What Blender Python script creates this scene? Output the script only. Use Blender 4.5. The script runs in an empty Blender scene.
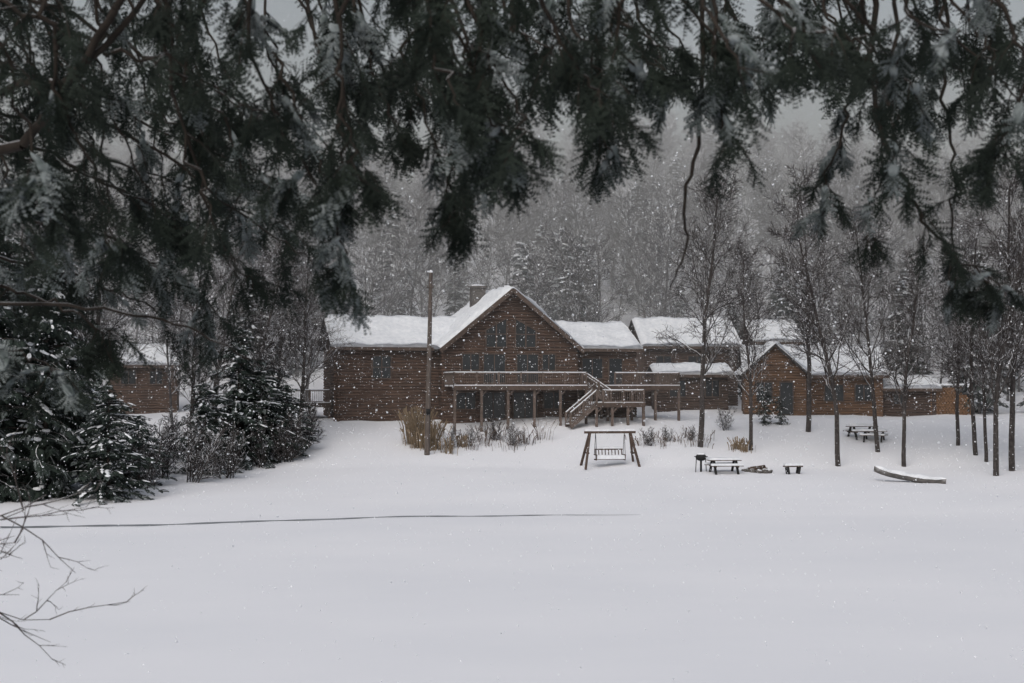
import bpy, math, random
import numpy as np
from mathutils import Vector, Matrix
rng=np.random.default_rng(7); random.seed(7)
S=bpy.context.scene
F=1422.2; PIT=math.atan(43.5/F); CZ=6.5
def P(px,py,d):
    x=px-512; y=341.5-py
    Y=F*math.cos(PIT)-y*math.sin(PIT); Z=F*math.sin(PIT)+y*math.cos(PIT)
    s=d/Y
    return np.array([x*s,d,CZ+Z*s])
def gz(x,y):
    z=np.interp(y,[-60,-2,4,20,71,78,95,104,112,125,150,330,420,1500],[6,4.9,4.5,-0.01,0,.22,1.0,2.4,3.8,4.2,6,50,56,58])
    k=np.clip((y-73)/8,0,1)
    z=z+k*(0.10*np.sin(x*.31+y*.17)+0.06*np.sin(x*.83-y*.45)+0.03*np.sin(x*1.9+y*1.3))
    k2=np.clip((y-150)/60,0,1)
    z=z+k2*(3*np.sin(x*.03+1)+2*np.sin(x*.071+y*.02))
    return z
def G(px,py):
    for d in np.arange(66,140,.1):
        p=P(px,py,d)
        if p[2]<=gz(p[0],d): return p
    return P(px,py,110)
# ---------------------------------------------------------------- materials
SNOW=(.80,.82,.87,1)
def mat(name,c1,c2=None,scale=4,rough=.85,snow=None,stretch=(1,1,1),bump=0,gen='Object',spec=.2):
    m=bpy.data.materials.new(name); m.use_nodes=True
    nt=m.node_tree; b=nt.nodes['Principled BSDF']
    b.inputs['Roughness'].default_value=rough
    b.inputs['Specular IOR Level'].default_value=spec
    c2=c2 or tuple(v*.6 for v in c1)
    tc=nt.nodes.new('ShaderNodeTexCoord'); mp=nt.nodes.new('ShaderNodeMapping')
    mp.inputs['Scale'].default_value=stretch
    nt.links.new(tc.outputs[gen],mp.inputs['Vector'])
    n=nt.nodes.new('ShaderNodeTexNoise'); n.inputs['Scale'].default_value=scale; n.inputs['Detail'].default_value=5
    nt.links.new(mp.outputs[0],n.inputs['Vector'])
    r=nt.nodes.new('ShaderNodeValToRGB'); r.color_ramp.elements[0].position=.32; r.color_ramp.elements[1].position=.68
    r.color_ramp.elements[0].color=(*c2,1); r.color_ramp.elements[1].color=(*c1,1)
    nt.links.new(n.outputs['Fac'],r.inputs['Fac'])
    out=r.outputs[0]
    if snow:
        g=nt.nodes.new('ShaderNodeNewGeometry'); s=nt.nodes.new('ShaderNodeSeparateXYZ')
        nt.links.new(g.outputs['Normal'],s.inputs[0])
        n2=nt.nodes.new('ShaderNodeTexNoise'); n2.inputs['Scale'].default_value=snow[2]
        nt.links.new(tc.outputs['Object'],n2.inputs['Vector'])
        a=nt.nodes.new('ShaderNodeMath'); a.operation='MULTIPLY_ADD'; a.inputs[1].default_value=.9; a.inputs[2].default_value=-.45
        nt.links.new(n2.outputs['Fac'],a.inputs[0])
        ad=nt.nodes.new('ShaderNodeMath'); ad.operation='ADD'
        nt.links.new(s.outputs['Z'],ad.inputs[0]); nt.links.new(a.outputs[0],ad.inputs[1])
        mr=nt.nodes.new('ShaderNodeMapRange'); mr.inputs['From Min'].default_value=snow[0]; mr.inputs['From Max'].default_value=snow[1]
        nt.links.new(ad.outputs[0],mr.inputs['Value'])
        mx=nt.nodes.new('ShaderNodeMixRGB'); mx.inputs['Color2'].default_value=SNOW
        nt.links.new(mr.outputs[0],mx.inputs['Fac']); nt.links.new(out,mx.inputs['Color1']); out=mx.outputs[0]
    nt.links.new(out,b.inputs['Base Color'])
    if bump:
        bp=nt.nodes.new('ShaderNodeBump'); bp.inputs['Strength'].default_value=bump; bp.inputs['Distance'].default_value=.05
        nt.links.new(n.outputs['Fac'],bp.inputs['Height']); nt.links.new(bp.outputs[0],b.inputs['Normal'])
    return m
M_snow=mat('snow',(.83,.84,.89),(.78,.795,.85),scale=.12,bump=.12,rough=.9,stretch=(.7,1,1))
M_snow2=mat('snow_lump',(.80,.82,.86),(.66,.69,.74),scale=3,rough=.9)
M_snowd=mat('snow_dusting',(.27,.30,.31),(.08,.10,.098),scale=14,rough=.9)  # thin snow on needles, its colour dimmed as if backlit
M_bark=mat('bark_snowy',(.075,.062,.055),(.03,.025,.023),scale=6,snow=(.25,.7,3))
M_barkm=mat('bark_mid',(.075,.066,.064),(.03,.027,.027),scale=5,snow=(.25,.85,2))
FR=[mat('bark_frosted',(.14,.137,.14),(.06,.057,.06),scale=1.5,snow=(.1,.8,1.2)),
    mat('bark_frosted_hazed',(.20,.20,.205),(.10,.098,.102),scale=1.5,snow=(-.05,.75,1.2)),
    mat('bark_frosted_hazed_far',(.26,.265,.275),(.15,.15,.158),scale=1.5,snow=(-.3,.6,1.2))]  # frosted bark; the two paler tones also have distance haze painted in
M_needle=mat('hemlock_needles',(.023,.032,.025),(.008,.012,.010),scale=3)
M_needle2=mat('conifer_needles',(.036,.050,.042),(.014,.021,.019),scale=1.2)
FN=[mat('conifer_far',(.07,.085,.078),(.035,.043,.042),scale=1.2),mat('conifer_frosted_hazed',(.12,.135,.135),(.07,.08,.08),scale=1.2),mat('conifer_frosted_hazed_far',(.19,.205,.21),(.12,.13,.135),scale=1.2)]  # needles paler per zone: distance haze put into the colour, with frost
M_twig=mat('twig',(.035,.028,.023),(.015,.012,.010),scale=12,snow=(.75,1.1,6))
M_log=mat('log_wood',(.112,.070,.052),(.055,.037,.030),scale=1.6,stretch=(.5,.5,3),bump=.2)
M_log2=mat('log_wood_dark',(.095,.064,.052),(.05,.036,.031),scale=1.6,stretch=(.5,.5,3),bump=.2)
M_log3=mat('log_wood_light',(.17,.10,.062),(.09,.055,.037),scale=1.6,stretch=(.5,.5,3),bump=.2)
M_logo=mat('cedar_orange',(.25,.14,.075),(.14,.08,.048),scale=2,stretch=(1,1,4))
M_trim=mat('trim_wood',(.105,.075,.062),(.06,.044,.037),scale=3)
M_deck=mat('deck_wood',(.15,.115,.10),(.09,.07,.06),scale=3,snow=(.7,.95,2))
M_glass=mat('window_glass',(.022,.027,.032),(.012,.015,.018),scale=1,rough=.25,spec=.5)
M_dark=mat('dark_metal',(.03,.03,.032),(.015,.015,.016),scale=5)
M_stone=mat('stone',(.16,.15,.145),(.07,.065,.06),scale=5,snow=(.7,.9,2))
M_grass=mat('dry_grass',(.27,.205,.14),(.13,.10,.07),scale=.9,snow=(.6,1.0,2))
M_grass2=mat('dry_stalk',(.15,.11,.09),(.07,.055,.048),scale=2,snow=(.3,.8,2))
M_shingle=mat('shingle',(.07,.065,.065),(.035,.033,.033),scale=3)
M_pole=mat('weathered_pole',(.13,.11,.10),(.07,.058,.052),scale=4,stretch=(2,2,.4))
M_ice=mat('wet_ice',(.30,.32,.35),(.17,.185,.20),scale=.7,rough=.6)
# ---------------------------------------------------------------- mesh helpers
class QM:
    def __init__(s): s.V=[];s.Q=[];s.M=[];s.n=0;s.mats=[]
    def add(s,V,Q,m):
        if m not in s.mats: s.mats.append(m)
        V=np.asarray(V,float).reshape(-1,3); Q=np.asarray(Q,int).reshape(-1,4)
        s.V.append(V); s.Q.append(Q+s.n); s.M.append(np.full(len(Q),s.mats.index(m))); s.n+=len(V)
    def mesh(s,name,smooth=False):
        V=np.vstack(s.V);Q=np.vstack(s.Q);M=np.concatenate(s.M)
        me=bpy.data.meshes.new(name)
        me.vertices.add(len(V)); me.vertices.foreach_set('co',V.astype(np.float32).ravel())
        me.loops.add(len(Q)*4); me.loops.foreach_set('vertex_index',Q.astype(np.int32).ravel())
        me.polygons.add(len(Q)); me.polygons.foreach_set('loop_start',(np.arange(len(Q))*4).astype(np.int32))
        for m in s.mats: me.materials.append(m)
        me.polygons.foreach_set('material_index',M.astype(np.int32))
        me.polygons.foreach_set('use_smooth',np.full(len(Q),smooth))
        me.update(calc_edges=True)
        return me
    def obj(s,name,parent=None,smooth=False):
        o=bpy.data.objects.new(name,s.mesh(name,smooth)); S.collection.objects.link(o)
        if parent: o.parent=parent
        return o
    def box(s,c,sz,m,rz=0):
        x,y,z=[v/2 for v in sz]
        V=np.array([[a*x,b*y,c_*z] for a in(-1,1) for b in(-1,1) for c_ in(-1,1)])
        if rz:
            cr,sr=math.cos(rz),math.sin(rz); V=np.c_[V[:,0]*cr-V[:,1]*sr,V[:,0]*sr+V[:,1]*cr,V[:,2]]
        s.add(V+np.array(c),[[0,1,3,2],[4,6,7,5],[0,4,5,1],[2,3,7,6],[0,2,6,4],[1,5,7,3]],m)
    def b2(s,x0,x1,y0,y1,z0,z1,m): s.box(((x0+x1)/2,(y0+y1)/2,(z0+z1)/2),(x1-x0,y1-y0,z1-z0),m)
    def beam(s,p0,p1,w,h,m):
        p0=np.array(p0,float);p1=np.array(p1,float);d=p1-p0;d/=np.linalg.norm(d)
        r=np.array([0,0,1.]) if abs(d[2])<.95 else np.array([0,1.,0])
        a=np.cross(d,r);a/=np.linalg.norm(a);b=np.cross(a,d)
        V=[p+a*i*w/2+b*j*h/2 for p in(p0,p1) for i,j in((-1,-1),(1,-1),(1,1),(-1,1))]
        s.add(V,[[0,3,2,1],[4,5,6,7],[0,1,5,4],[1,2,6,5],[2,3,7,6],[3,0,4,7]],m)
    def quadprism(s,pts,dv,m):
        pts=np.array(pts,float);dv=np.array(dv,float)
        V=np.vstack([pts,pts+dv])
        s.add(V,[[0,1,2,3],[7,6,5,4],[0,4,5,1],[1,5,6,2],[2,6,7,3],[3,7,4,0]],m)
    def tubes(s,P0,P1,R0,R1,m,k=4):
        P0=np.asarray(P0,float);P1=np.asarray(P1,float);R0=np.asarray(R0,float);R1=np.asarray(R1,float)
        d=P1-P0;d/=np.maximum(np.linalg.norm(d,axis=1,keepdims=True),1e-9)
        ref=np.where(np.abs(d[:,2:3])<.9,np.array([[0,0,1.]]),np.array([[1.,0,0]]))
        a=np.cross(d,ref);a/=np.linalg.norm(a,axis=1,keepdims=True);b=np.cross(a,d)
        N=len(P0);V=np.zeros((N,2*k,3))
        for j in range(k):
            t=2*math.pi*(j+.25)/k;o=a*math.cos(t)+b*math.sin(t)
            V[:,j]=P0+o*R0[:,None];V[:,k+j]=P1+o*R1[:,None]
        q=np.array([[j,(j+1)%k,k+(j+1)%k,k+j] for j in range(k)])
        Q=(q[None]+(np.arange(N)*2*k)[:,None,None]).reshape(-1,4)
        s.add(V.reshape(-1,3),Q,m)
    def inst(s,tv,tq,pos,X,Z,sc,m,fl=None):
        pos=np.asarray(pos,float);X=np.asarray(X,float);Z=np.asarray(Z,float)
        X=X/np.maximum(np.linalg.norm(X,axis=1,keepdims=True),1e-9)
        Y=np.cross(Z,X);Y/=np.maximum(np.linalg.norm(Y,axis=1,keepdims=True),1e-9);Zn=np.cross(X,Y)
        sc=np.asarray(sc,float)
        if sc.ndim==1: sc=np.repeat(sc[:,None],3,1)
        A=tv[None,:,:]*sc[:,None,:]
        V=pos[:,None]+A[...,0:1]*X[:,None]+A[...,1:2]*Y[:,None]+A[...,2:3]*Zn[:,None]
        Q=(tq[None]+(np.arange(len(pos))*len(tv))[:,None,None]).reshape(-1,4)
        s.add(V.reshape(-1,3),Q,m)
def quadsphere(n=2):
    V=[];Q=[]
    for ax in range(3):
        for sg in(-1,1):
            b=len(V)
            for i in range(n+1):
                for j in range(n+1):
                    v=[0,0,0];v[ax]=sg;v[(ax+1)%3]=-1+2*i/n;v[(ax+2)%3]=(-1+2*j/n)*sg
                    v=np.array(v,float);V.append(v/np.linalg.norm(v))
            for i in range(n):
                for j in range(n):
                    a=b+i*(n+1)+j;Q.append([a,a+n+1,a+n+2,a+1])
    return np.array(V),np.array(Q)
QSV,QSQ=quadsphere(2)
QSV3,QSQ3=quadsphere(4)
def lumpy(V,amp,seed):
    f=1+amp*(np.sin(V[:,0]*3.1+seed)+np.sin(V[:,1]*4.3+seed*2)+np.sin(V[:,2]*3.7+seed*3))/3
    return V*f[:,None]
def empty(name,loc=(0,0,0),rz=0):
    e=bpy.data.objects.new(name,None);S.collection.objects.link(e);e.location=loc;e.rotation_euler=(0,0,rz);e.empty_display_size=.5;return e
def unit(v): return v/max(np.linalg.norm(v),1e-9)
def spline(pts,n):
    pts=np.array(pts,float)
    t=np.linspace(0,len(pts)-1,n);out=[]
    for u in t:
        i=min(int(u),len(pts)-2);f=u-i
        p0=pts[max(i-1,0)];p1=pts[i];p2=pts[i+1];p3=pts[min(i+2,len(pts)-1)]
        out.append(.5*((2*p1)+(-p0+p2)*f+(2*p0-5*p1+4*p2-p3)*f*f+(-p0+3*p1-3*p2+p3)*f**3))
    return np.array(out)
# ---------------------------------------------------------------- ground
xs=np.concatenate([np.arange(-900,-90,30),np.arange(-90,90,1.5),np.arange(90,901,30)])
ys=np.concatenate([np.arange(-60,60,3),np.arange(60,130,.8),np.arange(130,420,6),np.arange(420,1501,60)])
X,Y=np.meshgrid(xs,ys,indexing='ij');Zg=gz(X,Y)
V=np.stack([X,Y,Zg],-1).reshape(-1,3);ny=len(ys);nx=len(xs)
I=(np.arange(nx-1)[:,None]*ny+np.arange(ny-1)[None]).ravel()
q=QM();q.add(V,np.stack([I,I+ny,I+ny+1,I+1],-1),M_snow);q.obj('snowy_ground',smooth=True)
q=QM()
pts=spline([np.array([-70,62,0]),np.array([-24,65.2,0]),np.array([-14,67.3,0]),np.array([-6,70.2,0]),np.array([1,71.0,0]),np.array([8,71.6,0]),np.array([30,73,0])],120)
w=np.interp(pts[:,0],[-70,-30,-14,-5,2,5,9,30],[.5,.8,.65,.5,.4,.15,.03,.01])*(1+.5*np.sin(pts[:,0]*2.1)*np.sin(pts[:,0]*.7))
pts[:,1]+=.15*np.sin(pts[:,0]*.9)
V=[];Q=[]
for i,(p,ww) in enumerate(zip(pts,w)):
    V+= [[p[0],p[1]-ww/2,.012],[p[0],p[1]+ww/2,.014]]
    if i: a=2*i; Q.append([a-2,a,a+1,a-1])
q.add(V,Q,M_ice);q.obj('pond_ice_crack')
# ---------------------------------------------------------------- bare trees
def gen_tree(seed,H,r0,L=3,start=.3,n0=14,spread=.8,k1=2,twig=.012,lean=0,multi=1,p2_=.55):
    r_=np.random.default_rng(seed);P0=[];P1=[];R0=[];R1=[]
    def grow(p,d,ln,r,lv):
        n={0:n0,1:6,2:4,3:3,4:2}[lv]
        rend=max(twig,r*.25) if lv<L else twig*.6
        for i in range(n):
            w={0:.05,1:.16,2:.22,3:.28,4:.3}[lv]
            d=unit(d+r_.normal(0,w,3)+np.array([0,0,.05 if lv else .06]))
            q2=p+d*ln/n;ra=r+(rend-r)*i/n;rb=r+(rend-r)*(i+1)/n
            P0.append(p);P1.append(q2);R0.append(ra);R1.append(rb)
            fr=(i+1)/n
            if lv<L and (lv>0 or fr>start):
                nc=k1 if lv==0 else (2 if r_.random()<p2_ else 1)
                for _ in range(nc):
                    az=r_.uniform(0,6.283);perp=np.array([math.cos(az),math.sin(az),0])
                    perp=perp-d*np.dot(perp,d);perp=unit(perp)
                    cd=unit(d*(.75 if lv==0 else .8)+perp*spread*r_.uniform(.6,1.2))
                    cl=(H*.30*(1.2-fr*.75) if lv==0 else ln*.55*(1.2-fr*.5))*r_.uniform(.7,1.15)
                    grow(q2,cd,cl,max(twig,rb*(.42 if lv==0 else .6)),lv+1)
            p=q2
    for m in range(multi):
        d0=np.array([lean,0,1.]) if multi==1 else unit(np.array([r_.normal(0,.35),r_.normal(0,.35),1]))
        grow(np.array([r_.normal(0,.15)*(multi>1),r_.normal(0,.15)*(multi>1),-.3]),unit(d0),H*(1 if multi==1 else r_.uniform(.7,1)),r0,0)
    return map(np.array,(P0,P1,R0,R1))
def tree_mesh(name,m,k=3,**a):
    q=QM();P0,P1,R0,R1=gen_tree(**a)
    big=R0>.05
    if big.any(): q.tubes(P0[big],P1[big],R0[big],R1[big],m,6)
    q.tubes(P0[~big],P1[~big],R0[~big],R1[~big],m,k)
    return q.mesh(name,smooth=False)
def spray_lo():
    V=[];Q=[]
    def leaf(a,dirv,l,w):
        a=np.array(a,float);dv=unit(np.array(dirv,float));pp=np.array([-dv[1],dv[0],0])*w/2
        b=len(V);V.extend([a-pp*.6,a+dv*l*.5-pp*1.1,a+dv*l,a+dv*l*.45+pp*1.1]);Q.append([b,b+1,b+2,b+3])
    for i in range(8):
        t=i/8;x=.05+t*.85;l=.42*(1-t)+.14
        for s_ in(-1,1):
            leaf((x,0,-.25*x*x),(.75,s_,-.35),l,.08); leaf((x+.05,s_*l*.3,-.25*x*x-.04),(1,s_*.25,-.5),l*.5,.065)
    leaf((.6,0,-.1),(1,0,-.4),.45,.08)
    return np.array(V),np.array(Q)
SLV,SLQ=spray_lo()
def conifer_mesh(name,seed,H,R,mn,mb,snow=.5,zs=.06,sc0=1.0,gap=.42,irr=0.,pw=.75):
    r_=np.random.default_rng(seed);q=QM()
    n=10;zz=np.linspace(-.3,H,n+1)
    q.tubes([[0,0,z] for z in zz[:-1]],[[0,0,z] for z in zz[1:]],.022*H*(1-zz[:-1]/H*.93)*.55,.022*H*(1-zz[1:]/H*.93)*.55,mb,7)
    pos=[];X=[];Z=[];sc=[];lp=[];lx=[];ls=[];bp0=[];bp1=[];br=[]
    z=zs*H
    while z<H*.985:
        f=z/H;ln=R*((1-f)**pw)*(.9 if f>.12 else .75)+.12
        for b in range(5 if f<.9 else 4):
            az=r_.uniform(0,6.283);el=r_.uniform(-.1-irr*.4,.25+irr*.4)*(1-f)+f*.35
            L=ln*r_.uniform(.6-irr*.4,1.15+irr*.35);m=max(2,int(L/.42));p=np.array([0,0,z+r_.normal(0,.1)])
            sb=snow*(1 if irr==0 else (2.2 if r_.random()<.4 else .15))
            for i in range(m):
                e=el-(i/m)*.75
                az+=r_.normal(0,.12*irr)
                d=np.array([math.cos(az)*math.cos(e),math.sin(az)*math.cos(e),math.sin(e)])
                p2=p+d*L/m;bp0.append(p);bp1.append(p2);br.append(.03*(1-i/m)+.008)
                for sgn in((-1,1) if i<m-1 else(-1,0,1)):
                    a2=az+sgn*r_.uniform(.35,1.0);dd=np.array([math.cos(a2),math.sin(a2),-.35-irr*.3+r_.normal(0,.2+irr*.2)])
                    pos.append(p2);X.append(dd);Z.append(np.array([r_.normal(0,.35),r_.normal(0,.35),1]));sc.append(sc0*r_.uniform(.45,.85)*(1-.35*f))
                if r_.random()<sb:
                    lp.append(p2+np.array([0,0,.05])+d*.1);lx.append(d+np.array([0,0,-.2]));k_=r_.uniform(.4,.95) if irr else 1
                    ls.append(np.array([r_.uniform(.2,.45),r_.uniform(.12,.26),r_.uniform(.05,.1)])*sc0*k_)
                p=p2
        z+=gap*r_.uniform(.7,1.2)*(1-.35*f)
    q.inst(SLV,SLQ,pos,X,Z,sc,mn)
    if irr:
        pos=np.array(pos);X=np.array(X);Z=np.array(Z);sc=np.array(sc)
        k=r_.random(len(pos))<.2;q.inst(SLV[::1]*[.95,.8,1]+[0,0,.03],SLQ[::2],pos[k],X[k],Z[k],sc[k],M_snowd)
    q.tubes(bp0,bp1,br,np.array(br)*.8,mb,3)
    if lp: q.inst(lumpy(QSV,.35,seed),QSQ,lp,lx,np.tile([0,0,1.],(len(lp),1)),ls,M_snow2)
    return q.mesh(name)
def put(me,name,loc,rz=0,sc=1,parent=None):
    o=bpy.data.objects.new(name,me);S.collection.objects.link(o);o.location=loc;o.rotation_euler=(0,0,rz)
    o.scale=(sc,sc,sc) if not hasattr(sc,'__len__') else sc
    if parent:o.parent=parent
    return o
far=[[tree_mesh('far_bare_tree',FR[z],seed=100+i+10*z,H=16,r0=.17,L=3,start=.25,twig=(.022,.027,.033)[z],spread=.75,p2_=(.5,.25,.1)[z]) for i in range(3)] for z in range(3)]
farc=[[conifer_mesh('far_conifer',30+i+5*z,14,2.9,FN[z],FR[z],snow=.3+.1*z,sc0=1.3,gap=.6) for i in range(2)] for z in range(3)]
zone=lambda y:0 if y<155 else (1 if y<215 else 2)  # distance zone picks how much haze the tree colour carries
forest=empty('distant_forest')
def blocked(x,y):
    return (-17<x<34 and 72<y<140) or (x>10 and 72<y<118) or (x<-10 and y<100) or (-17<x<12 and y<100) or (-36<x<-27 and y<128)
cnt=0
while cnt<760:
    y=100+ (330-100)*random.random()**.9; x=random.uniform(-1,1)*(.42*y+10)
    if blocked(x,y): continue
    if y<118 and x>-17: continue
    con=random.random()<.12
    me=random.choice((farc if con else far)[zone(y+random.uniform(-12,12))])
    s_=random.uniform(.7,1.2)*(1 if y>150 else .85)
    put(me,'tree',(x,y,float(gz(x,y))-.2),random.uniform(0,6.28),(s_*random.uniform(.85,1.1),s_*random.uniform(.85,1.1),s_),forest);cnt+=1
for px,d,s_ in [(560,165,1.05),(585,172,.8),(540,180,.9),(455,170,.7),(1000,150,.9)]:
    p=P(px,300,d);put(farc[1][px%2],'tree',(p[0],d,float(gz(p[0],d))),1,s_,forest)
# ---------------------------------------------------------------- roof helper
def roof(par,name,a,b,c,d,t=.26,board=True,seed=1):
    a,b,c,d=[np.array(v,float) for v in(a,b,c,d)]
    n=unit(np.cross(b-a,d-a)); n=n if n[2]>0 else -n
    if board:
        q=QM();q.quadprism([a,b,c,d],-n*.16,M_shingle);q.obj(name+'_boards',par)
    lx=np.linalg.norm(b-a);ly=np.linalg.norm(d-a);nx_=max(6,int(lx/.35));ny_=max(5,int(ly/.35))
    u=np.linspace(.004,.996,nx_+1)[:,None,None];v=np.linspace(.004,.996,ny_+1)[None,:,None]
    base=(a*(1-u)+b*u)*(1-v)+(d*(1-u)+c*u)*v
    e=np.minimum(np.minimum(u,1-u)*lx,np.minimum(v+.3/ly,1)*ly);e=np.broadcast_to(e,(nx_+1,ny_+1,1))
    th=t*np.clip(e/.25,.25,1)*(1+.22*np.sin(base[...,:1]*2.3+seed)+.18*np.sin(base[...,1:2]*3.1+base[...,:1]*1.3)+.1*np.sin(base[...,:1]*6.1+seed*3))
    top=base+n*th+n*.004
    bot=base+n*.004
    V=np.vstack([top.reshape(-1,3),bot.reshape(-1,3)]);N=(nx_+1)*(ny_+1);id_=lambda i,j:i*(ny_+1)+j
    Q=[[id_(i,j),id_(i+1,j),id_(i+1,j+1),id_(i,j+1)] for i in range(nx_) for j in range(ny_)]
    for i in range(nx_):
        for j in(0,ny_): Q.append([id_(i,j),id_(i+1,j),id_(i+1,j)+N,id_(i,j)+N])
    for j in range(ny_):
        for i in(0,nx_): Q.append([id_(i,j),id_(i,j+1),id_(i,j+1)+N,id_(i,j)+N])
    q=QM();q.add(V,Q,M_snow2);q.obj(name+'_snow',par,smooth=True)
def window(q,x0,x1,z0,z1,y,mull=1,split=0):
    q.b2(x0,x1,y-.02,y+.1,z0,z1,M_glass)
    w=.09
    q.b2(x0-w,x0,y-.07,y+.1,z0-w,z1+w,M_trim);q.b2(x1,x1+w,y-.07,y+.1,z0-w,z1+w,M_trim)
    q.b2(x0,x1,y-.067,y+.1,z1,z1+w,M_trim);q.b2(x0,x1,y-.067,y+.1,z0-w,z0,M_trim)
    for i in range(1,mull): xx=x0+(x1-x0)*i/mull;q.b2(xx-.035,xx+.035,y-.05,y+.05,z0,z1,M_trim)
    if split: zz=(z0+z1)/2;q.b2(x0,x1,y-.045,y+.05,zz-.03,zz+.03,M_trim)
def logs(q,x0,x1,y,z0,z1,m,r=.14,fn=None,axis='x',ends=.25):
    P0=[];P1=[];z=z0+r
    while z<z1-r*.3:
        if fn: h=fn(z);a,b=-h,h
        else: a,b=x0-ends,x1+ends
        if b-a>.3:
            if axis=='x': P0.append([a,y,z]);P1.append([b,y,z])
            else: P0.append([y,a,z]);P1.append([y,b,z])
        z+=r*1.7
    q.tubes(P0,P1,np.full(len(P0),r),np.full(len(P0),r),m,8)
    q.inst(QSV,QSQ,np.array(P0+P1),np.tile([1.,0,0],(2*len(P0),1)),np.tile([0,0,1.],(2*len(P0),1)),np.full(2*len(P0),r*.97),m)
# ---------------------------------------------------------------- log house
c0=P(512,418,112);HZ=3.75
H=empty('log_house',(c0[0]-.1,112,HZ),math.radians(15))
w=QM()
hw=5.2;ez=5.9;pk=10.35;sl=.83
zt=lambda x:pk-abs(x)*sl
D=10.5
w.b2(-hw,hw,.12,D,-1.2,zt(hw)-.15,M_log)
w.quadprism([[-hw,.12,zt(hw)-.15],[hw,.12,zt(hw)-.15],[.05,.12,pk-.12],[-.05,.12,pk-.12]],[0,D-.12,0],M_log)
logs(w,0,0,.12,-1,pk-.2,M_log,fn=lambda z:min(hw+.25,(pk-z)/sl-.15) if z>zt(hw)-.3 else hw+.25)
logs(w,.3,D,-hw,-1,zt(hw)-.2,M_log,axis='y')
wy0,wy1=2.2,9.8;wz=5.75;rz_=8.15;ym=(wy0+wy1)/2
for (x0,x1,nm) in((-13.3,-hw,'left'),(hw,11.0,'right')):
    w.b2(x0,x1,wy0+.12,wy1,-1.2,wz,M_log)
    xe=x0 if nm=='left' else x1
    w.quadprism([[xe-.1 if nm=='right' else xe,wy0+.1,wz],[xe-.1 if nm=='right' else xe,wy1,wz],[xe-.1 if nm=='right' else xe,ym+.05,rz_-.15],[xe-.1 if nm=='right' else xe,ym-.05,rz_-.15]],[.1,0,0],M_log)
    logs(w,x0+(0 if nm=='left' else .3),x1-(.3 if nm=='left' else 0),wy0+.12,-1,wz,M_log)
    if nm=='left': logs(w,wy0+.2,wy1,x0,-1,wz,M_log,axis='y')
w.obj('walls',H,smooth=True)
ov=.75;oh=.6
roof(H,'gable_roof_left',(-hw-oh,-ov,zt(hw+oh)),(-hw-oh,D,zt(hw+oh)),(0,D,pk),(0,-ov,pk),t=.3,seed=2)
roof(H,'gable_roof_right',(hw+oh,D,zt(hw+oh)),(hw+oh,-ov,zt(hw+oh)),(0.0,-ov,pk),(0.0,D,pk),t=.3,seed=4)
roof(H,'wing_roof_left_front',(-14.0,wy0-.6,wz-.05),(-hw+.8,wy0-.6,wz-.05),(-hw+3,ym,rz_),(-14.0,ym,rz_),seed=5)
roof(H,'wing_roof_left_back',(-hw,wy1+.6,wz-.05),(-14,wy1+.6,wz-.05),(-14,ym,rz_),(-hw,ym,rz_),seed=6)
roof(H,'wing_roof_right_front',(hw-.8,wy0-.6,wz-.05),(11.7,wy0-.6,wz-.05),(11.7,ym,rz_-.3),(hw-3,ym,rz_-.3),seed=7)
roof(H,'wing_roof_right_back',(11.7,wy1+.6,wz-.05),(hw,wy1+.6,wz-.05),(hw,ym,rz_-.3),(11.7,ym,rz_-.3),seed=8)
t=QM()
for s_ in(-1,1): t.beam((s_*(hw+oh+.03),-ov-.05,zt(hw+oh)-.17),(0,-ov-.05,pk-.17),.08,.34,M_trim)
t.b2(-14.05,-hw-oh,wy0-.68,wy0-.6,wz-.3,wz-.06,M_trim);t.b2(hw+oh,11.75,wy0-.68,wy0-.6,wz-.3,wz-.06,M_trim)
t.obj('fascia',H)
q=QM();y=-.06
for s_ in(-1,1):
    xa,xb=.35*s_,2.05*s_
    top=lambda x:7.95-(abs(x)-.35)*.55
    q.quadprism([[xa,y,5.75],[xb,y,5.75],[xb,y,top(xb)],[xa,y,top(xa)]],[0,.12,0],M_glass)
    q.beam((xa,y-.03,5.7),(xb,y-.03,5.7),.1,.1,M_trim);q.beam((xa,y-.03,top(xa)+.05),(xb,y-.03,top(xb)+.05),.1,.1,M_trim)
    for xx in(xa,(xa+xb)/2,xb): q.beam((xx,y-.035,5.65),(xx,y-.035,top(xx)+.08),.1,.1,M_trim)
    q.beam((xa,y-.032,6.75),(xb,y-.032,6.75),.07,.07,M_trim)
for x0,x1 in((-3.9,-2.6),(-2.2,-.5),(.5,2.2),(2.6,3.6)): window(q,x0,x1,3.95 if abs(x0)>2.5 else 2.95,5.15,y,2)
for x0,x1,z0 in((-4.4,-2.9,.9),(-2.4,-.5,.15),(.2,2.1,.15),(2.7,4.3,.9)): window(q,x0,x1,z0,2.15,y,2)
window(q,-10.6,-9.2,3.3,5.0,wy0-.06,2,1)
window(q,6.6,8.3,3.3,4.9,wy0-.06,2);window(q,8.9,10.0,2.75,4.9,wy0-.06,1)
q.obj('windows',H)
q=QM();q.b2(-1.75,-.65,5.6,6.7,5,10.75,M_stone);q.b2(-1.85,-.55,5.5,6.8,10.75,10.93,M_stone);q.inst(lumpy(QSV3,.1,2),QSQ3,[[-1.2,6.15,10.95]],[[1,0,0]],[[0,0,1]],[[.62,.58,.12]],M_snow2)
q.obj('chimney',H)
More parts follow.
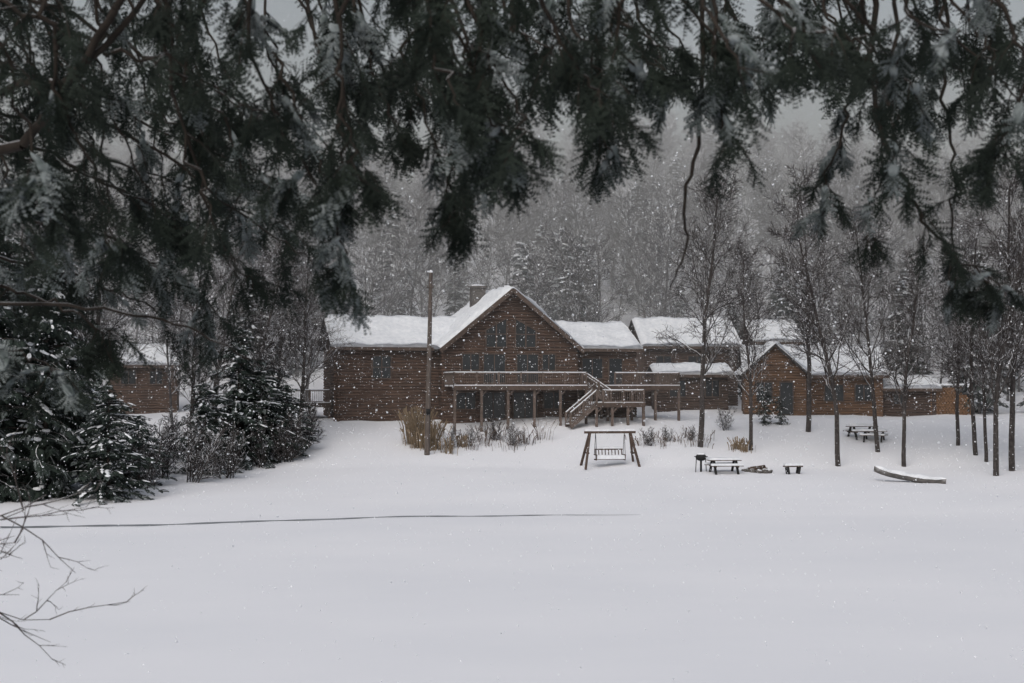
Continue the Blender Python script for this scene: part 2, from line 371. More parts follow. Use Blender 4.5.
def railing(q,p0,p1,h=1.0,n=None,snow=True,bal=.16):
    p0=np.array(p0,float);p1=np.array(p1,float);L=np.linalg.norm(p1-p0)
    n=n or max(1,round(L/1.9))
    for i in range(n+1):
        p=p0+(p1-p0)*i/n;q.beam(p,p+[0,0,h+.08],.13,.13,M_deck)
    q.beam(p0+[0,0,h],p1+[0,0,h],.14,.08,M_deck);q.beam(p0+[0,0,.14],p1+[0,0,.14],.07,.07,M_deck)
    m=int(L/bal)
    for i in range(1,m):
        p=p0+(p1-p0)*i/m;q.beam(p+[0,0,.17],p+[0,0,h-.04],.035,.035,M_deck)
    if snow: q.beam(p0+[0,0,h+.085],p1+[0,0,h+.085],.12,.07,M_snow2)
def deck(q,x0,x1,y0,y1,z,post=2.1,base=-1.0):
    q.b2(x0,x1,y0,y1,z-.06,z,M_deck);q.b2(x0+.03,x1-.03,y0+.03,y1-.03,z+.004,z+.12,M_snow2)
    q.b2(x0-.01,x1+.01,y0-.05,y0,z-.3,z+.05,M_trim)
    n=max(1,round((x1-x0)/post))
    for i in range(n+1):
        x=x0+.1+(x1-x0-.2)*i/n
        q.b2(x-.09,x+.09,y0+.02,y0+.2,base,z-.06,M_deck)
        q.beam((x,y0+.12,z-.75),(min(x+.6,x1-.1),y0+.12,z-.15),.08,.08,M_deck)
q=QM()
dz=2.65
deck(q,-5.4,5.2,-3.6,-.1,dz);railing(q,(-5.35,-3.5,dz),(5.1,-3.5,dz));railing(q,(-5.35,-3.5,dz),(-5.35,-.3,dz))
deck(q,6.9,13.0,-3.2,2.0,dz);railing(q,(7.6,-3.1,dz),(12.9,-3.1,dz));railing(q,(12.9,-3.1,dz),(12.9,1.9,dz))
deck(q,5.0,7.1,-1.6,2.0,dz-.004)
pz=1.35
deck(q,5.3,9.3,-5.2,-3.3,pz,post=1.3);railing(q,(5.9,-5.15,pz),(9.2,-5.15,pz),h=.95)
def flight(q,xa,za,xb,zb,y0,y1,n):
    for yy in(y0,y1): q.beam((xa,yy,za-.12),(xb,yy,zb-.12),.06,.28,M_deck)
    for i in range(n):
        f=(i+.5)/n;x=xa+(xb-xa)*f;z=za+(zb-za)*f
        q.box((x,(y0+y1)/2,z),(.32,y1-y0-.07,.05),M_deck);q.box((x,(y0+y1)/2,z+.06),(.30,y1-y0-.1,.07),M_snow2)
    for yy in(y0,y1): railing(q,(xa,yy,za),(xb,yy,zb),h=.95,n=2,bal=.2)
flight(q,5.4,pz,3.3,-.35,-5.15,-4.0,8)
flight(q,5.2,dz,7.2,pz,-3.25,-2.2,7)
q.obj('deck',H)
q=QM();deck(q,-17.0,-13.7,3.5,7.5,1.3,base=-2);railing(q,(-16.9,3.6,1.3),(-13.8,3.6,1.3));railing(q,(-16.9,3.6,1.3),(-16.9,7.4,1.3))
flight(q,-16.9,1.3,-18.6,.1,3.7,4.9,5);q.obj('side_deck',H)
# ---------------------------------------------------------------- other cabins
def cabin(name,loc,rz,L,Dp,hw_,rh,m,wins=(),gable=None,base=-1.5,ovh=.5,door=None):
    e=empty(name,loc,rz);q=QM()
    q.b2(0,L,.1,Dp,base,hw_,m);logs(q,.25,L-.25,.1,base,hw_,m,r=.13)
    for x in(0,L-.1): q.quadprism([[x,.1,hw_],[x,Dp,hw_],[x,Dp/2+.05,hw_+rh-.1],[x,Dp/2-.05,hw_+rh-.1]],[.1,0,0],m)
    q.obj('walls',e,smooth=True)
    roof(e,'roof_front',(-ovh,-ovh,hw_-.1),(L+ovh,-ovh,hw_-.1),(L+ovh,Dp/2,hw_+rh),(-ovh,Dp/2,hw_+rh),seed=L)
    roof(e,'roof_back',(L+ovh,Dp+ovh,hw_-.1),(-ovh,Dp+ovh,hw_-.1),(-ovh,Dp/2,hw_+rh),(L+ovh,Dp/2,hw_+rh),seed=L+1)
    q=QM();q.b2(-ovh,L+ovh,-ovh-.07,-ovh,hw_-.34,hw_-.1,M_trim)
    for a in wins: window(q,*a,-.07,2)
    if gable:
        gx,gw,gh,gd=gable
        sl_=(gh-hw_+.1)/(gw+.4)
        q.b2(gx-gw,gx+gw,-gd,0,base,gh-sl_*gw-.1,m)
        q.quadprism([[gx-gw,-gd,gh-sl_*gw-.1],[gx+gw,-gd,gh-sl_*gw-.1],[gx+.05,-gd,gh-.12],[gx-.05,-gd,gh-.12]],[0,gd+.5,0],m)
        q2=QM();zz=np.arange(base,gh-.3,.22)
        hwz=[min(gw,(gh-z)/sl_-.15) for z in zz]
        q2.tubes([[gx-h,-gd,z] for h,z in zip(hwz,zz)],[[gx+h,-gd,z] for h,z in zip(hwz,zz)],np.full(len(zz),.13),np.full(len(zz),.13),m,8);q2.obj('gable_logs',e,smooth=True)
        window(q,gx-1.5,gx-.3,hw_-2.2,hw_-.7,-gd-.2,2);window(q,gx+.4,gx+1.4,base+1.6,hw_-.7,-gd-.2,1)
        zl=gh-sl_*(gw+.4)
        roof(e,'gable_roof_l',(gx-gw-.4,-gd-.5,zl),(gx-gw-.4,Dp*.35,zl),(gx,Dp*.45,gh),(gx,-gd-.5,gh),seed=3)
        roof(e,'gable_roof_r',(gx+gw+.4,Dp*.35,zl),(gx+gw+.4,-gd-.5,zl),(gx,-gd-.5,gh),(gx,Dp*.45,gh),seed=9)
    q.obj('windows',e)
    return e
def at(px,d,z): p=P(px,300,d);return (p[0],d,z)
cabin('log_lodge',at(645,129,4.2),math.radians(8),8.6,7,5.9,2.5,M_log2,wins=[(1,2.4,3.4,4.9),(4,5.6,3.4,4.9),(1.5,3,.8,2)])
cabin('wood_cabin',at(658,124.5,4.1),math.radians(6),6.2,3,3.4,.7,M_log2,wins=[(1,2.4,1.4,2.8),(4.2,5.4,1.4,2.8)])
cabin('wood_cabin',at(757,132,4.4),math.radians(6),4.0,6,6.2,1.9,M_log2,wins=[(1.3,2.6,3.6,5.2)])
cabin('log_cabin',at(748,119,4.0),math.radians(-4),11.0,6.5,3.4,2.3,M_log3,wins=[(6.3,7.8,1.2,2.5),(8.8,10.2,1.2,2.5)],gable=(2.0,2.5,5.9,1.8))
cabin('storage_shed',at(878,119,3.9),math.radians(-6),4.6,4,2.4,.8,M_log2,wins=[(1.2,2.2,1.0,1.8)])
cabin('small_cabin',at(110,122,5.6),math.radians(10),5.6,4.5,2.7,1.6,M_log,wins=[(1,2.2,1.0,2.1),(3.4,4.4,1.0,2.1)],base=-2.5)
e=empty('woodpile',at(950,118.5,4.0),math.radians(-5));q=QM();pp=[]
for i in range(12):
    for j in range(11-(i>8)*2): pp.append([-1.4+j*.26+(i%2)*.12,random.uniform(-.05,.05),.0+i*.2])
pp=np.array(pp);q.tubes(pp,pp+[0,1.1,0],np.full(len(pp),.125),np.full(len(pp),.12),M_logo,7)
q.inst(QSV,QSQ,pp,np.tile([1.,0,0],(len(pp),1)),np.tile([0,0,1.],(len(pp),1)),np.tile([.12,.03,.12],(len(pp),1)),M_logo)
q.b2(-1.7,1.6,-.15,1.3,2.4,2.46,M_trim);q.b2(-1.7,1.6,-.15,1.3,2.465,2.62,M_snow2)
for x in(-1.62,1.55): q.b2(x-.05,x+.05,-.1,0,-.3,2.4,M_logo)
q.obj('stacked_logs',e,smooth=False)
# ---------------------------------------------------------------- utility pole
g=G(427,455);e=empty('utility_pole',tuple(g));q=QM()
zz=np.linspace(-.5,12.7,9);q.tubes([[0.02*z,0,z] for z in zz[:-1]],[[0.02*z,0,z] for z in zz[1:]],np.linspace(.2,.14,8),np.linspace(.19,.13,8),M_pole,12)
q.inst(QSV3,QSQ3,[[.25,0,12.7]],[[1,0,0]],[[0,0,1]],[[.15,.15,.12]],M_snow2)
q.box((.22,-.2,11.6),(.5,.08,.08),M_pole);q.box((.1,-.22,3.0),(.28,.14,.4),M_dark)
for x in(.02,.42): q.inst(QSV,QSQ,[[x,-.2,11.72]],[[1,0,0]],[[0,0,1]],[.07],M_stone)
q.obj('pole',e,smooth=True)
# ---------------------------------------------------------------- garden swing
g=G(610,467);e=empty('porch_swing',tuple(g),math.radians(8));q=QM()
for sx in(-1.6,1.6):
    for sy in(-.95,.95): q.beam((sx*1.08+ (.12 if sx>0 else -.12),sy,-.1),(sx*.86,sy*.08,2.3),.13,.13,M_trim)
    q.beam((sx*.97,-.52,.95),(sx*.97,.52,.95),.1,.1,M_trim)
q.beam((-1.75,0,2.33),(1.75,0,2.33),.16,.16,M_trim);q.beam((-1.7,0,2.46),(1.7,0,2.46),.17,.10,M_snow2)
for i in range(5): q.b2(-.95,.95,-.3+i*.13,-.2+i*.13,.5,.54,M_trim)
q.b2(-.95,.95,-.3,.32,.545,.80,M_snow2)
for i in range(9): q.beam((-.9+i*.225,.36,.55),(-.9+i*.225,.5,1.15),.06,.03,M_trim)
q.beam((-.97,.5,1.17),(.97,.5,1.17),.06,.09,M_trim);q.beam((-.95,.5,1.27),(.95,.5,1.27),.1,.12,M_snow2)
for sx in(-1,1):
    q.beam((sx*.98,-.32,.5),(sx*.98,.4,.5),.07,.08,M_trim);q.beam((sx*.98,-.32,.82),(sx*.98,.45,.82),.09,.05,M_trim);q.beam((sx*.98,-.3,.5),(sx*.98,-.3,.82),.06,.06,M_trim)
    q.beam((sx*.98,-.3,.82),(sx*.98,-.02,2.28),.03,.03,M_dark);q.beam((sx*.98,.42,.82),(sx*.98,.02,2.28),.03,.03,M_dark)
q.obj('frame_and_seat',e)
def picnic(px,py,s_=1,rz=0,name='picnic_table'):
    g=G(px,py);e=empty(name,tuple(g),rz);e.scale=(s_,)*3;q=QM()
    for i in range(5): q.b2(-.95,.95,-.38+i*.155,-.24+i*.155,.72,.76,M_trim)
    q.b2(-.94,.94,-.37,.37,.765,.90,M_snow2)
    for sy in(-1,1):
        q.b2(-.95,.95,sy*.72-.13,sy*.72+.13,.42,.46,M_trim);q.b2(-.93,.93,sy*.72-.12,sy*.72+.12,.465,.58,M_snow2)
    for sx in(-.65,.65):
        for sy in(-1,1): q.beam((sx,sy*.75,-.05),(sx,sy*.25,.72),.12,.1,M_dark)
        q.beam((sx,-.85,.4),(sx,.85,.4),.05,.09,M_trim)
    q.obj('table',e)
picnic(724,473,1.1,.1);picnic(862,438,1.15,.15);picnic(874,441,.95,-.4)
g=G(793,474);e=empty('garden_bench',tuple(g),.2);q=QM()
q.b2(-.6,.6,-.2,.2,.45,.53,M_trim);q.b2(-.58,.58,-.18,.18,.535,.68,M_snow2)
for sx in(-.4,.4): q.beam((sx*.8,-.15,-.05),(sx,-.15,.45),.13,.13,M_dark);q.beam((sx*.8,.15,-.05),(sx,.15,.45),.13,.13,M_dark)
q.obj('bench',e)
g=G(701,472);e=empty('charcoal_grill',tuple(g));q=QM()
q.beam((0,0,-.1),(0,0,.75),.12,.12,M_dark);q.inst(QSV3,QSQ3,[[0,0,.95]],[[1,0,0]],[[0,0,1]],[[.36,.36,.24]],M_dark);q.box((0,0,1.0),(.86,.07,.05),M_dark)
q.inst(lumpy(QSV3,.1,1),QSQ3,[[0,0,1.17]],[[1,0,0]],[[0,0,1]],[[.3,.3,.1]],M_snow2)
q.beam((-.35,0,-.1),(-.3,0,.85),.05,.05,M_dark);q.beam((.35,0,-.1),(.3,0,.85),.05,.05,M_dark);q.obj('grill',e,smooth=True)
g=G(757,472);e=empty('fire_pit',tuple(g));q=QM()
for i in range(12):
    a=i*math.pi/6;q.inst(lumpy(QSV3,.3,i),QSQ3,[[.8*math.cos(a),.8*math.sin(a),.06]],[[math.cos(a+1.5),math.sin(a+1.5),0]],[[0,0,1]],[[.24,.2,.18]],M_stone)
q.tubes([[-.6,-.1,.2],[-.3,.5,.22]],[[.6,.2,.25],[.4,-.5,.4]],[.1,.1],[.09,.09],M_trim,7);q.obj('stones',e)
g=G(909,482);e=empty('canoe',(g[0],g[1],g[2]+.16),math.radians(-30));e.rotation_euler[1]=.15
L=4.4;q=QM();n=24;k=10;V=[];Q=[]
for i in range(n+1):
    t_=-1+2*i/n;wd=.43*(1-abs(t_)**2.2)+.01;sh=.20*abs(t_)**3.5
    for j in range(k+1):
        a=math.pi*j/k;V.append([t_*L/2,-wd*math.cos(a),.24+sh-(.34)*math.sin(a)**.7])
for i in range(n):
    for j in range(k): a=i*(k+1)+j;Q.append([a,a+1,a+k+2,a+k+1])
M_hull=mat('canoe_hull',(.15,.14,.135),(.08,.077,.075),scale=3,snow=(-.1,.8,3))
q.add(V,Q,M_hull);V=np.array(V);q.add(V*[.985,.93,1]+[0,0,.03],[r_[::-1] for r_ in Q],M_hull)
V=[];Q=[]
for i in range(n+1):
    t_=-1+2*i/n;wd=.45*(1-abs(t_)**2.2)+.02
    for j in range(7): f=-1+j/3;V.append([t_*L/2*.99,wd*f,.225+.20*abs(t_)**3.5+.20*(1-f*f)*(1-.7*t_**4)*(1+.2*math.sin(i*.9))+.01*math.sin(i*1.7+j)])
for i in range(n):
    for j in range(6): a=i*7+j;Q.append([a,a+1,a+8,a+7])
q.add(V,Q,M_snow2);q.obj('hull',e,smooth=True)
# ---------------------------------------------------------------- dry grasses
def grass(name,spots,m,n,h,spr,wd=.03,nod=.35):
    q=QM();V=[];Q=[]
    for (px,py,hs) in spots:
        g=G(px,py)
        for i in range(n):
            r=abs(rng.normal(0,spr));a=rng.uniform(0,6.28);b=np.array([g[0]+r*math.cos(a),g[1]+r*math.sin(a),0]);b[2]=gz(b[0],b[1])-.05
            hh=h*hs*rng.uniform(.45,1.15);o=np.array([math.cos(a),math.sin(a),0])*hh*nod*rng.uniform(.2,1)
            az=rng.uniform(0,3.14);wv=np.array([math.cos(az),math.sin(az),0])*wd*rng.uniform(.6,1.6)
            c=b+o*.3+[0,0,hh*.6];t_=b+o+[0,0,hh*.98];k_=len(V)
            V+= [b-wv*.6,b+wv*.6,c+wv*.7,c-wv*.7,t_+wv*1.2,t_-wv*1.2];Q+=[[k_,k_+1,k_+2,k_+3],[k_+3,k_+2,k_+4,k_+5]]
    q.add(V,Q,m);q.obj(name)
grass('ornamental_grass',[(412,444,1.0),(420,448,1.15),(434,449,.8)],M_grass,160,2.4,.4)
grass('ornamental_grass',[(448,453,.5),(462,447,.45),(738,450,.45),(745,452,.5)],M_grass,60,2.0,.35)
grass('garden_stalks',[(470+i*14,450-(i%3)*5,.5+.3*((i*7)%3)/2) for i in range(6)]+[(640+i*9,446-(i%3)*4,.32+.12*(i%2)) for i in range(8)]+[(480,442,.7),(525,444,.6)],M_grass2,28,1.8,.6,wd=.02,nod=.6)
# ---------------------------------------------------------------- bushes & midground trees
bush=[tree_mesh('bush',M_barkm,seed=300+i,H=3.2,r0=.04,L=2,start=.1,n0=7,twig=.012,spread=.7,multi=7) for i in range(3)]
for i,(px,py,s_) in enumerate([(165,478,1.3),(195,482,1.3),(225,478,1.1),(262,468,1.1),(288,462,1.2),(180,462,1.2),(300,450,.9),(145,488,1.1),(512,446,.6),(498,440,.65),(450,448,.55),(470,446,.5),(352,418,.4),(650,446,.45),(668,442,.4),(690,440,.4),(725,430,.6),(60,492,1.3),(280,446,1.5),(215,460,1.5),(310,440,1.1)]):
    g=G(px,py);put(bush[i%3],'bare_shrub',tuple(g),i*1.3,s_)
mid=[tree_mesh('bare_tree',M_barkm,seed=400+i,H=17,r0=.24,L=4,start=.28,n0=14,twig=.012,spread=.65,k1=2,p2_=.45) for i in range(4)]
for i,(px,py,s_,lean) in enumerate([(700,447,1.1,0),(751,450,.8,.02),(808,432,1.1,0),(838,466,1.0,-.03),(878,452,.95,.03),(904,467,.85,-.14),(976,455,.9,.03),(996,476,1.0,0),(1012,471,1.1,.05),(986,462,.7,-.03),(1040,470,1.1,0),(958,446,.8,0)]):
    g=G(px,py);o=put(mid[i%4],'bare_tree',tuple(g),i*2.1,(s_*.85,s_*.85,s_));o.rotation_euler[1]=lean
for i,(px,py,s_) in enumerate([(40,490,.9),(192,465,.8),(250,452,.8),(300,440,.75),(-30,485,1),(90,470,1),(215,440,.9),(275,430,.8)]):
    g=G(px,py);o=put(mid[(i+1)%4],'bare_tree',tuple(g),i*1.7,s_)
con=[conifer_mesh('snowy_conifer',50+i,14,4.3,M_needle2,M_bark,snow=.26,sc0=1.15,zs=.02,gap=.38,irr=1,pw=.6) for i in range(3)]
shr=conifer_mesh('evergreen',77,5,1.6,M_needle2,M_bark,snow=.08,sc0=.7,zs=.02,gap=.36,irr=1,pw=.5)
for i,(px,py,s_,k_) in enumerate([(45,497,1.0,1.0),(108,499,.45,1.4),(-15,500,1.1,1.1),(8,492,1.05,1.1),(238,464,.66,1.15),(60,480,1.0,1.0),(285,456,.36,1.6),(205,474,.42,1.4),(138,486,.3,1.7),(260,462,.45,1.5)]):
    g=G(px,py);put(con[i%3],'hemlock_tree',tuple(g),i*1.1,(s_*k_,s_*k_,s_))
for i,(px,py,s_) in enumerate([(764,424,.6),(779,425,.45)]):
    g=G(px,py);put(shr,'evergreen_shrub',tuple(g),i*1.1,s_)
# ---------------------------------------------------------------- foreground hemlock
def spray_hi():
    V=[];Q=[]
    def needle(a,dv,l,w_):
        dv=unit(dv);pp=np.array([-dv[1],dv[0],0])*w_/2;b=len(V)
        V.extend([a-pp*.7,a+dv*l*.6-pp,a+dv*l,a+dv*l*.6+pp]);Q.append([b,b+1,b+2,b+3])
    def twig(a,dv,L_):
        n_=max(3,int(L_/.085))
        dv=unit(np.array(dv,float));pp=np.array([-dv[1],dv[0],0])
        for i in range(n_):
            t_=(i+.5)/n_;p=a+dv*L_*t_+np.array([0,0,-.2*(L_*t_)**2])
            for s_ in(-1,1): needle(p,dv*.75+pp*s_+[0,0,-.12],.085*(1-.35*t_),.065)
        needle(a+dv*L_,dv,.07,.05)
        b=len(V);V.extend([a-pp*.012,a+dv*L_-pp*.006,a+dv*L_+pp*.006,a+pp*.012]);Q.append([b,b+1,b+2,b+3])
    twig(np.array([0,0,0.]),(1,0,0),1.0)
    for t_,s_,l_ in ((.08,1,.5),(.2,-1,.52),(.36,1,.42),(.5,-1,.36),(.66,1,.24)):
        twig(np.array([t_,0,-.2*t_*t_]),(.85,s_*.75,-.18),l_)
    return np.array(V),np.array(Q)
SHV,SHQ=spray_hi()
class Hem:
    def __init__(s,name): s.e=empty(name);s.P0=[];s.P1=[];s.R=[];s.R2=[];s.sp=[];s.sx=[];s.sz=[];s.ss=[];s.sn=[]
    def limb(s,pts,r0,r1,n=24,jit=.02):
        p=spline(pts,n);p[1:-1]+=rng.normal(0,jit,(n-2,3))
        r=np.linspace(r0,r1,n)
        for i in range(n-1): s.P0.append(p[i]);s.P1.append(p[i+1]);s.R.append(r[i]);s.R2.append(r[i+1])
        return p
    def branch(s,pts,r0=.012,dens=1.0,L=.3,n=16,snow=.12,start=.1,sc=.2,jit=.015):
        p=s.limb(pts,r0,.003,n,jit)
        snb=snow*(2.6 if rng.random()<.3 else .4)
        for i in range(1,n):
            if i/n<start: continue
            tg=unit(p[i]-p[i-1]);k=rng.poisson(dens*.8)
            if i==n-1:k=max(k,2)
            for _ in range(k):
                lat=rng.normal(0,1,3);lat[2]*=.35;d=unit(tg*.55+unit(lat)*.95+np.array([0,0,-.25]))
                ln=L*rng.uniform(.35,1.4)*(1.15-.5*i/n);m=3;a=p[i];sn=rng.random()<snb
                for j in range(m):
                    d=unit(d+np.array([0,0,-.25])+rng.normal(0,.12,3));b=a+d*ln/m
                    s.P0.append(a);s.P1.append(b);s.R.append(.003);s.R2.append(.002)
                    for sg in((-1,1) if j<m-1 else(-1,0,1)):
                        az=sg*rng.uniform(.3,1.0);c,sn_=math.cos(az),math.sin(az)
                        dd=np.array([d[0]*c-d[1]*sn_,d[0]*sn_+d[1]*c,d[2]-.1])
                        s.sp.append(b);s.sx.append(dd);z=rng.normal(0,.6,3)+[0,-.3,.6];s.sz.append(z);s.ss.append(sc*rng.uniform(.4,1.1))
                        s.sn.append(sn)
                    a=b
    def build(s):
        q=QM();q.tubes(s.P0,s.P1,s.R,s.R2,M_twig,6);q.obj('branches',s.e,smooth=True)
        q=QM();q.inst(SHV,SHQ,s.sp,s.sx,s.sz,s.ss,M_needle);q.obj('foliage',s.e)
        k=np.array(s.sn)
        A=lambda v:np.array(v)[k]
        q=QM();q.inst(SHV*[1,1.02,1]+[0,0,.03],SHQ,A(s.sp)+[0,0,.003],A(s.sx),A(s.sz),A(s.ss),M_snowd)
        n=k.sum();kk=rng.random(n)<.4
        lp=A(s.sp)[kk];q.inst(lumpy(QSV3,.5,2)*1.0,QSQ3,lp+[0,0,.008],A(s.sx)[kk],np.tile([0,0,1.],(len(lp),1)),np.c_[rng.uniform(.02,.05,len(lp)),rng.uniform(.01,.022,len(lp)),rng.uniform(.006,.010,len(lp))],M_snowd)
        q.obj('snow_dusting',s.e,smooth=True)
        print('sprays',len(s.sp),n)
bx=[-100,0,60,150,200,300,345,370,410,450,480,520,550,575,600,630,655,690,735,765,800,850,880,915,940,970,1000,1030,1100]
by=[ 350,350,350,330,310,290,300,205,210,240,195,200,175,110,190,185, 95,155,170,115, 60, 90,150,150,120,130,130,150,150]
T=Hem('foreground_hemlock_tree')
tx=P(-420,0,6.8)[0]
tz=float(gz(tx,6.8))
T.limb([[tx,6.8,tz-.3],[tx+.05,6.8,8],[tx,6.9,12],[tx+.1,6.9,17]],.24,.1,20,.01)
A=T.limb([[tx,6.8,8.9],P(-150,-70,6.6),P(150,-95,6.4),P(450,-80,6.3),P(760,-100,6.4),P(1150,-90,6.6)],.06,.02,60,.01)
B=T.limb([[tx,6.85,9.6],P(-150,-60,8.0),P(200,-80,8.2),P(560,-70,8.0),P(880,-90,8.2),P(1200,-70,8.3)],.06,.02,60,.01)
C=T.limb([[tx,6.8,8.6],P(-150,-60,5.4),P(200,-100,5.2),P(560,-110,5.1),P(880,-100,5.3),P(1250,-100,5.3)],.05,.02,60,.01)
def nearest(Lm,x): return Lm[np.argmin(np.abs(Lm[:,0]-x))]
for Lm,d,step in((A,6.5,30),(B,8.1,30),(C,5.3,60)):
    x=-40
    while x<1070:
        xt=x+rng.uniform(-25,25);ty=np.interp(xt,bx,by)*rng.uniform(.4,.97)
        if xt<330 : ty*=.85
        s0=nearest(Lm,P(x+rng.uniform(-130,-10),0,d)[0]);dd=s0[1]+rng.uniform(-.4,.4)
        tip=P(xt,ty-22,dd)
        m1=P(xt-rng.uniform(15,60),ty*.35-10,(s0[1]+dd)/2)
        right=xt>660
        T.branch([s0,m1,tip],dens=.66 if right else (.92 if xt>330 else .72),L=.2,n=int(8+ty/16),snow=.10,sc=.165)
        x+=step*rng.uniform(.7,1.3)*(1 if xt>330 else 1.2)
def pb(pts,d,**k): T.branch([P(a,b,d) for a,b in pts],**k)
pb([(430,-80),(440,80),(452,170),(455,225)],6.2,dens=1.3,L=.15,n=22,sc=.15)
pb([(330,-80),(345,120),(338,220),(350,285)],6.0,dens=1.3,L=.15,n=24,snow=.2,sc=.15)
pb([(600,-80),(598,60),(612,150)],6.3,dens=1.4,L=.2,sc=.16)
pb([(500,-80),(490,60),(492,150)],6.3,dens=1.4,L=.2,sc=.16)
pb([(715,-80),(712,60),(725,140)],6.2,dens=1.3,L=.18,sc=.16)
T.limb([P(705,-80,6.3),P(700,120,6.3),P(684,200,6.3),P(686,245,6.3),P(670,290,6.3)],.012,.003,24,.006)
pb([(875,-90),(872,60),(885,150),(925,215),(955,260),(970,290)],6.6,dens=.9,L=.15,n=32,r0=.016,start=.2,sc=.14)
pb([(940,-90),(945,80),(955,200),(950,285)],6.9,dens=.8,L=.15,n=28,start=.2,sc=.14)
pb([(955,260),(985,275),(1005,290)],6.6,dens=1.0,L=.12,n=10,r0=.006,sc=.13)
pb([(862,-90),(862,60),(835,150),(822,215)],6.9,dens=.8,L=.12,n=26,start=.45,sc=.13)
pb([(870,60),(880,170),(868,240)],6.9,dens=.7,L=.11,n=20,r0=.006,start=.3,sc=.13)
pb([(900,-90),(890,90),(905,150)],6.0,dens=1.2,L=.18,n=16,sc=.16)
pb([(1060,-60),(1030,60),(1010,130),(985,170)],5.8,dens=1.0,L=.2,n=18,snow=.4,sc=.16)
for (a,b,c,d_) in [((-200,60),(60,85),(200,130),6.6),((-200,130),(40,160),(180,220),7.0),((-200,-40),(90,40),(260,110),6.2),((-200,200),(30,220),(150,265),7.6),((-200,260),(20,290),(110,330),7.2),((-200,20),(120,110),(290,190),8.0),((-200,90),(120,190),(250,275),7.7),((-200,330),(-40,335),(60,370),7.0),((-200,150),(110,240),(215,310),8.3),((-200,-70),(160,60),(330,150),7.2),((-200,60),(90,150),(290,230),8.6),((-200,230),(60,270),(190,330),8.6),((-200,0),(150,150),(310,260),7.4)]:
    s0=np.array([tx,6.8,P(0,a[1],6.8)[2]+.1])
    T.branch([s0,P(a[0]+60,a[1],(6.8+d_)/2),P(*b,d_),P(*c,d_)],r0=.02,dens=1.0,L=.28,n=40,start=.4,snow=.2,sc=.165)
T.limb([P(-220,190,6.4),P(0,150,6.2),P(70,80,6.0),P(140,-30,5.8)],.028,.016,24,.008)
T.limb([P(-220,120,6.4),P(0,90,6.2),P(80,70,6.0),P(190,-60,5.8)],.022,.012,24,.008)
T.limb([P(-150,300,6.9),P(60,305,6.9),P(180,325,6.9),P(250,360,6.9)],.012,.003,24,.008)
T.limb([P(250,-80,6.4),P(185,60,6.4),P(205,200,6.4),P(240,270,6.4)],.012,.003,24,.008)
T.build()
# foreground bare twigs at lower left
e=empty('bare_sapling');q=QM();segs=[]
def tw(p,d,ln,r,lv,r_=np.random.default_rng(11)):
    n=9 if lv==0 else 4
    for i in range(n):
        d=unit(d+r_.normal(0,.12,3)*[1,.6,1]);b=p+d*ln/n;segs.append((p,b,r*(1-.7*i/n),r*(1-.7*(i+1)/n)))
        if lv<3 and r_.random()<.8:
            tw(b,unit(d+r_.normal(0,.5,3)+[0,0,.1]),ln*r_.uniform(.25,.42),r*.6,lv+1)
        p=b
base=P(-190,640,8.0);bz=gz(base[0],8.0)
segs.append((np.array([base[0],8,bz-.2]),base,.04,.03));segs.append((base,base+np.array([.05,0,1.2]),.03,.015))
for (a,b,ln) in [((-185,590),(60,575),1.2),((-185,550),(60,600),1.35),((-185,520),(60,570),1.35),((-185,490),(60,505),1.15)]:
    s0=P(a[0],a[1],8);s0[0]=base[0]+.03;tw(s0,unit(P(*b,8)-P(*a,8)),ln,.009,0)
a,b,c_,d_=map(list,zip(*segs));q.tubes(a,b,c_,d_,mat('twig_light',(.10,.085,.08),(.05,.042,.04),scale=8,snow=(.5,.9,5)),6);q.obj('twigs',e,smooth=True)
# ---------------------------------------------------------------- falling snow
n=75000;q=QM()
pos=np.c_[rng.uniform(-42,42,n),rng.uniform(5,108,n),rng.uniform(.2,26,n)]
q.inst(quadsphere(1)[0],quadsphere(1)[1],pos,rng.normal(0,1,(n,3)),rng.normal(0,1,(n,3)),rng.uniform(.008,.025,n)*np.interp(pos[:,1],[5,30],[.3,1]),M_snow2)
q.obj('falling_snow')
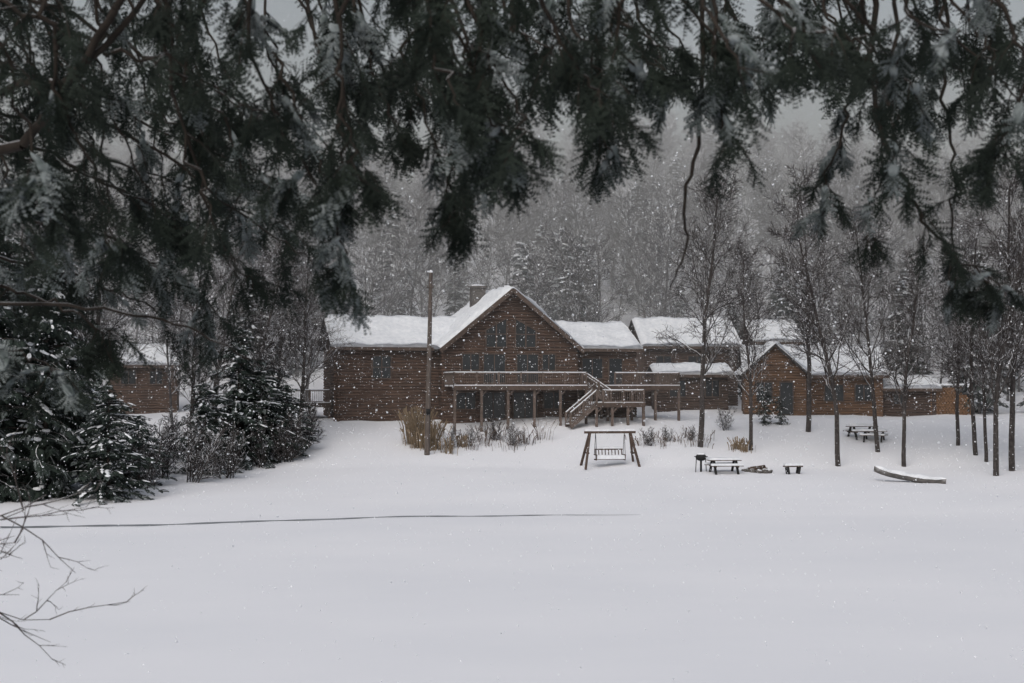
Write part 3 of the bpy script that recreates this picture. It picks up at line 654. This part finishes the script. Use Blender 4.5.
# ---------------------------------------------------------------- mist banks (snow-filled air)
def mist(name,y0,y1,zt_,dn):
    mm=bpy.data.materials.new(name);mm.use_nodes=True;nt=mm.node_tree;nt.nodes.clear()
    o=nt.nodes.new('ShaderNodeOutputMaterial');v=nt.nodes.new('ShaderNodeVolumeScatter');v.inputs['Density'].default_value=dn;v.inputs['Color'].default_value=(.98,.985,1,1);nt.links.new(v.outputs[0],o.inputs['Volume'])
    q=QM();q.b2(-400-y0,400+y0,y0,y1,-20,zt_,mm);q.obj(name)
mist('snow_mist',96,350,45,.0030)
mist('hill_mist',141,345,72,.0036)
# ---------------------------------------------------------------- world / light / camera
W=bpy.data.worlds.new('World');S.world=W;W.use_nodes=True;nt=W.node_tree;bg=nt.nodes['Background']
sk=nt.nodes.new('ShaderNodeTexSky');sk.sky_type='NISHITA';sk.sun_disc=False;sk.sun_elevation=math.radians(42);sk.sun_rotation=math.radians(200);sk.air_density=1.5;sk.dust_density=5;sk.ozone_density=1
hs=nt.nodes.new('ShaderNodeHueSaturation');hs.inputs['Saturation'].default_value=.48
nt.links.new(sk.outputs[0],hs.inputs['Color']);nt.links.new(hs.outputs[0],bg.inputs['Color']);bg.inputs['Strength'].default_value=.106
Ld=bpy.data.lights.new('sun','SUN');Ld.energy=.5;Ld.angle=math.radians(60);Ld.color=(1,.98,.97)
sun=bpy.data.objects.new('sun',Ld);S.collection.objects.link(sun)
az=math.radians(200);el=math.radians(42);dirv=Vector((math.sin(az)*math.cos(el),math.cos(az)*math.cos(el),math.sin(el)))
sun.rotation_euler=dirv.to_track_quat('Z','Y').to_euler()
cam=bpy.data.cameras.new('camera');co=bpy.data.objects.new('camera',cam);S.collection.objects.link(co)
co.location=(0,0,CZ);co.rotation_euler=(math.pi/2+PIT,0,0);cam.lens=50;cam.sensor_width=36;cam.clip_end=3000;cam.clip_start=.1
cam.dof.use_dof=True;cam.dof.focus_distance=90;cam.dof.aperture_fstop=5.0
S.camera=co
S.view_settings.view_transform='Standard';S.view_settings.look='None';S.view_settings.exposure=0
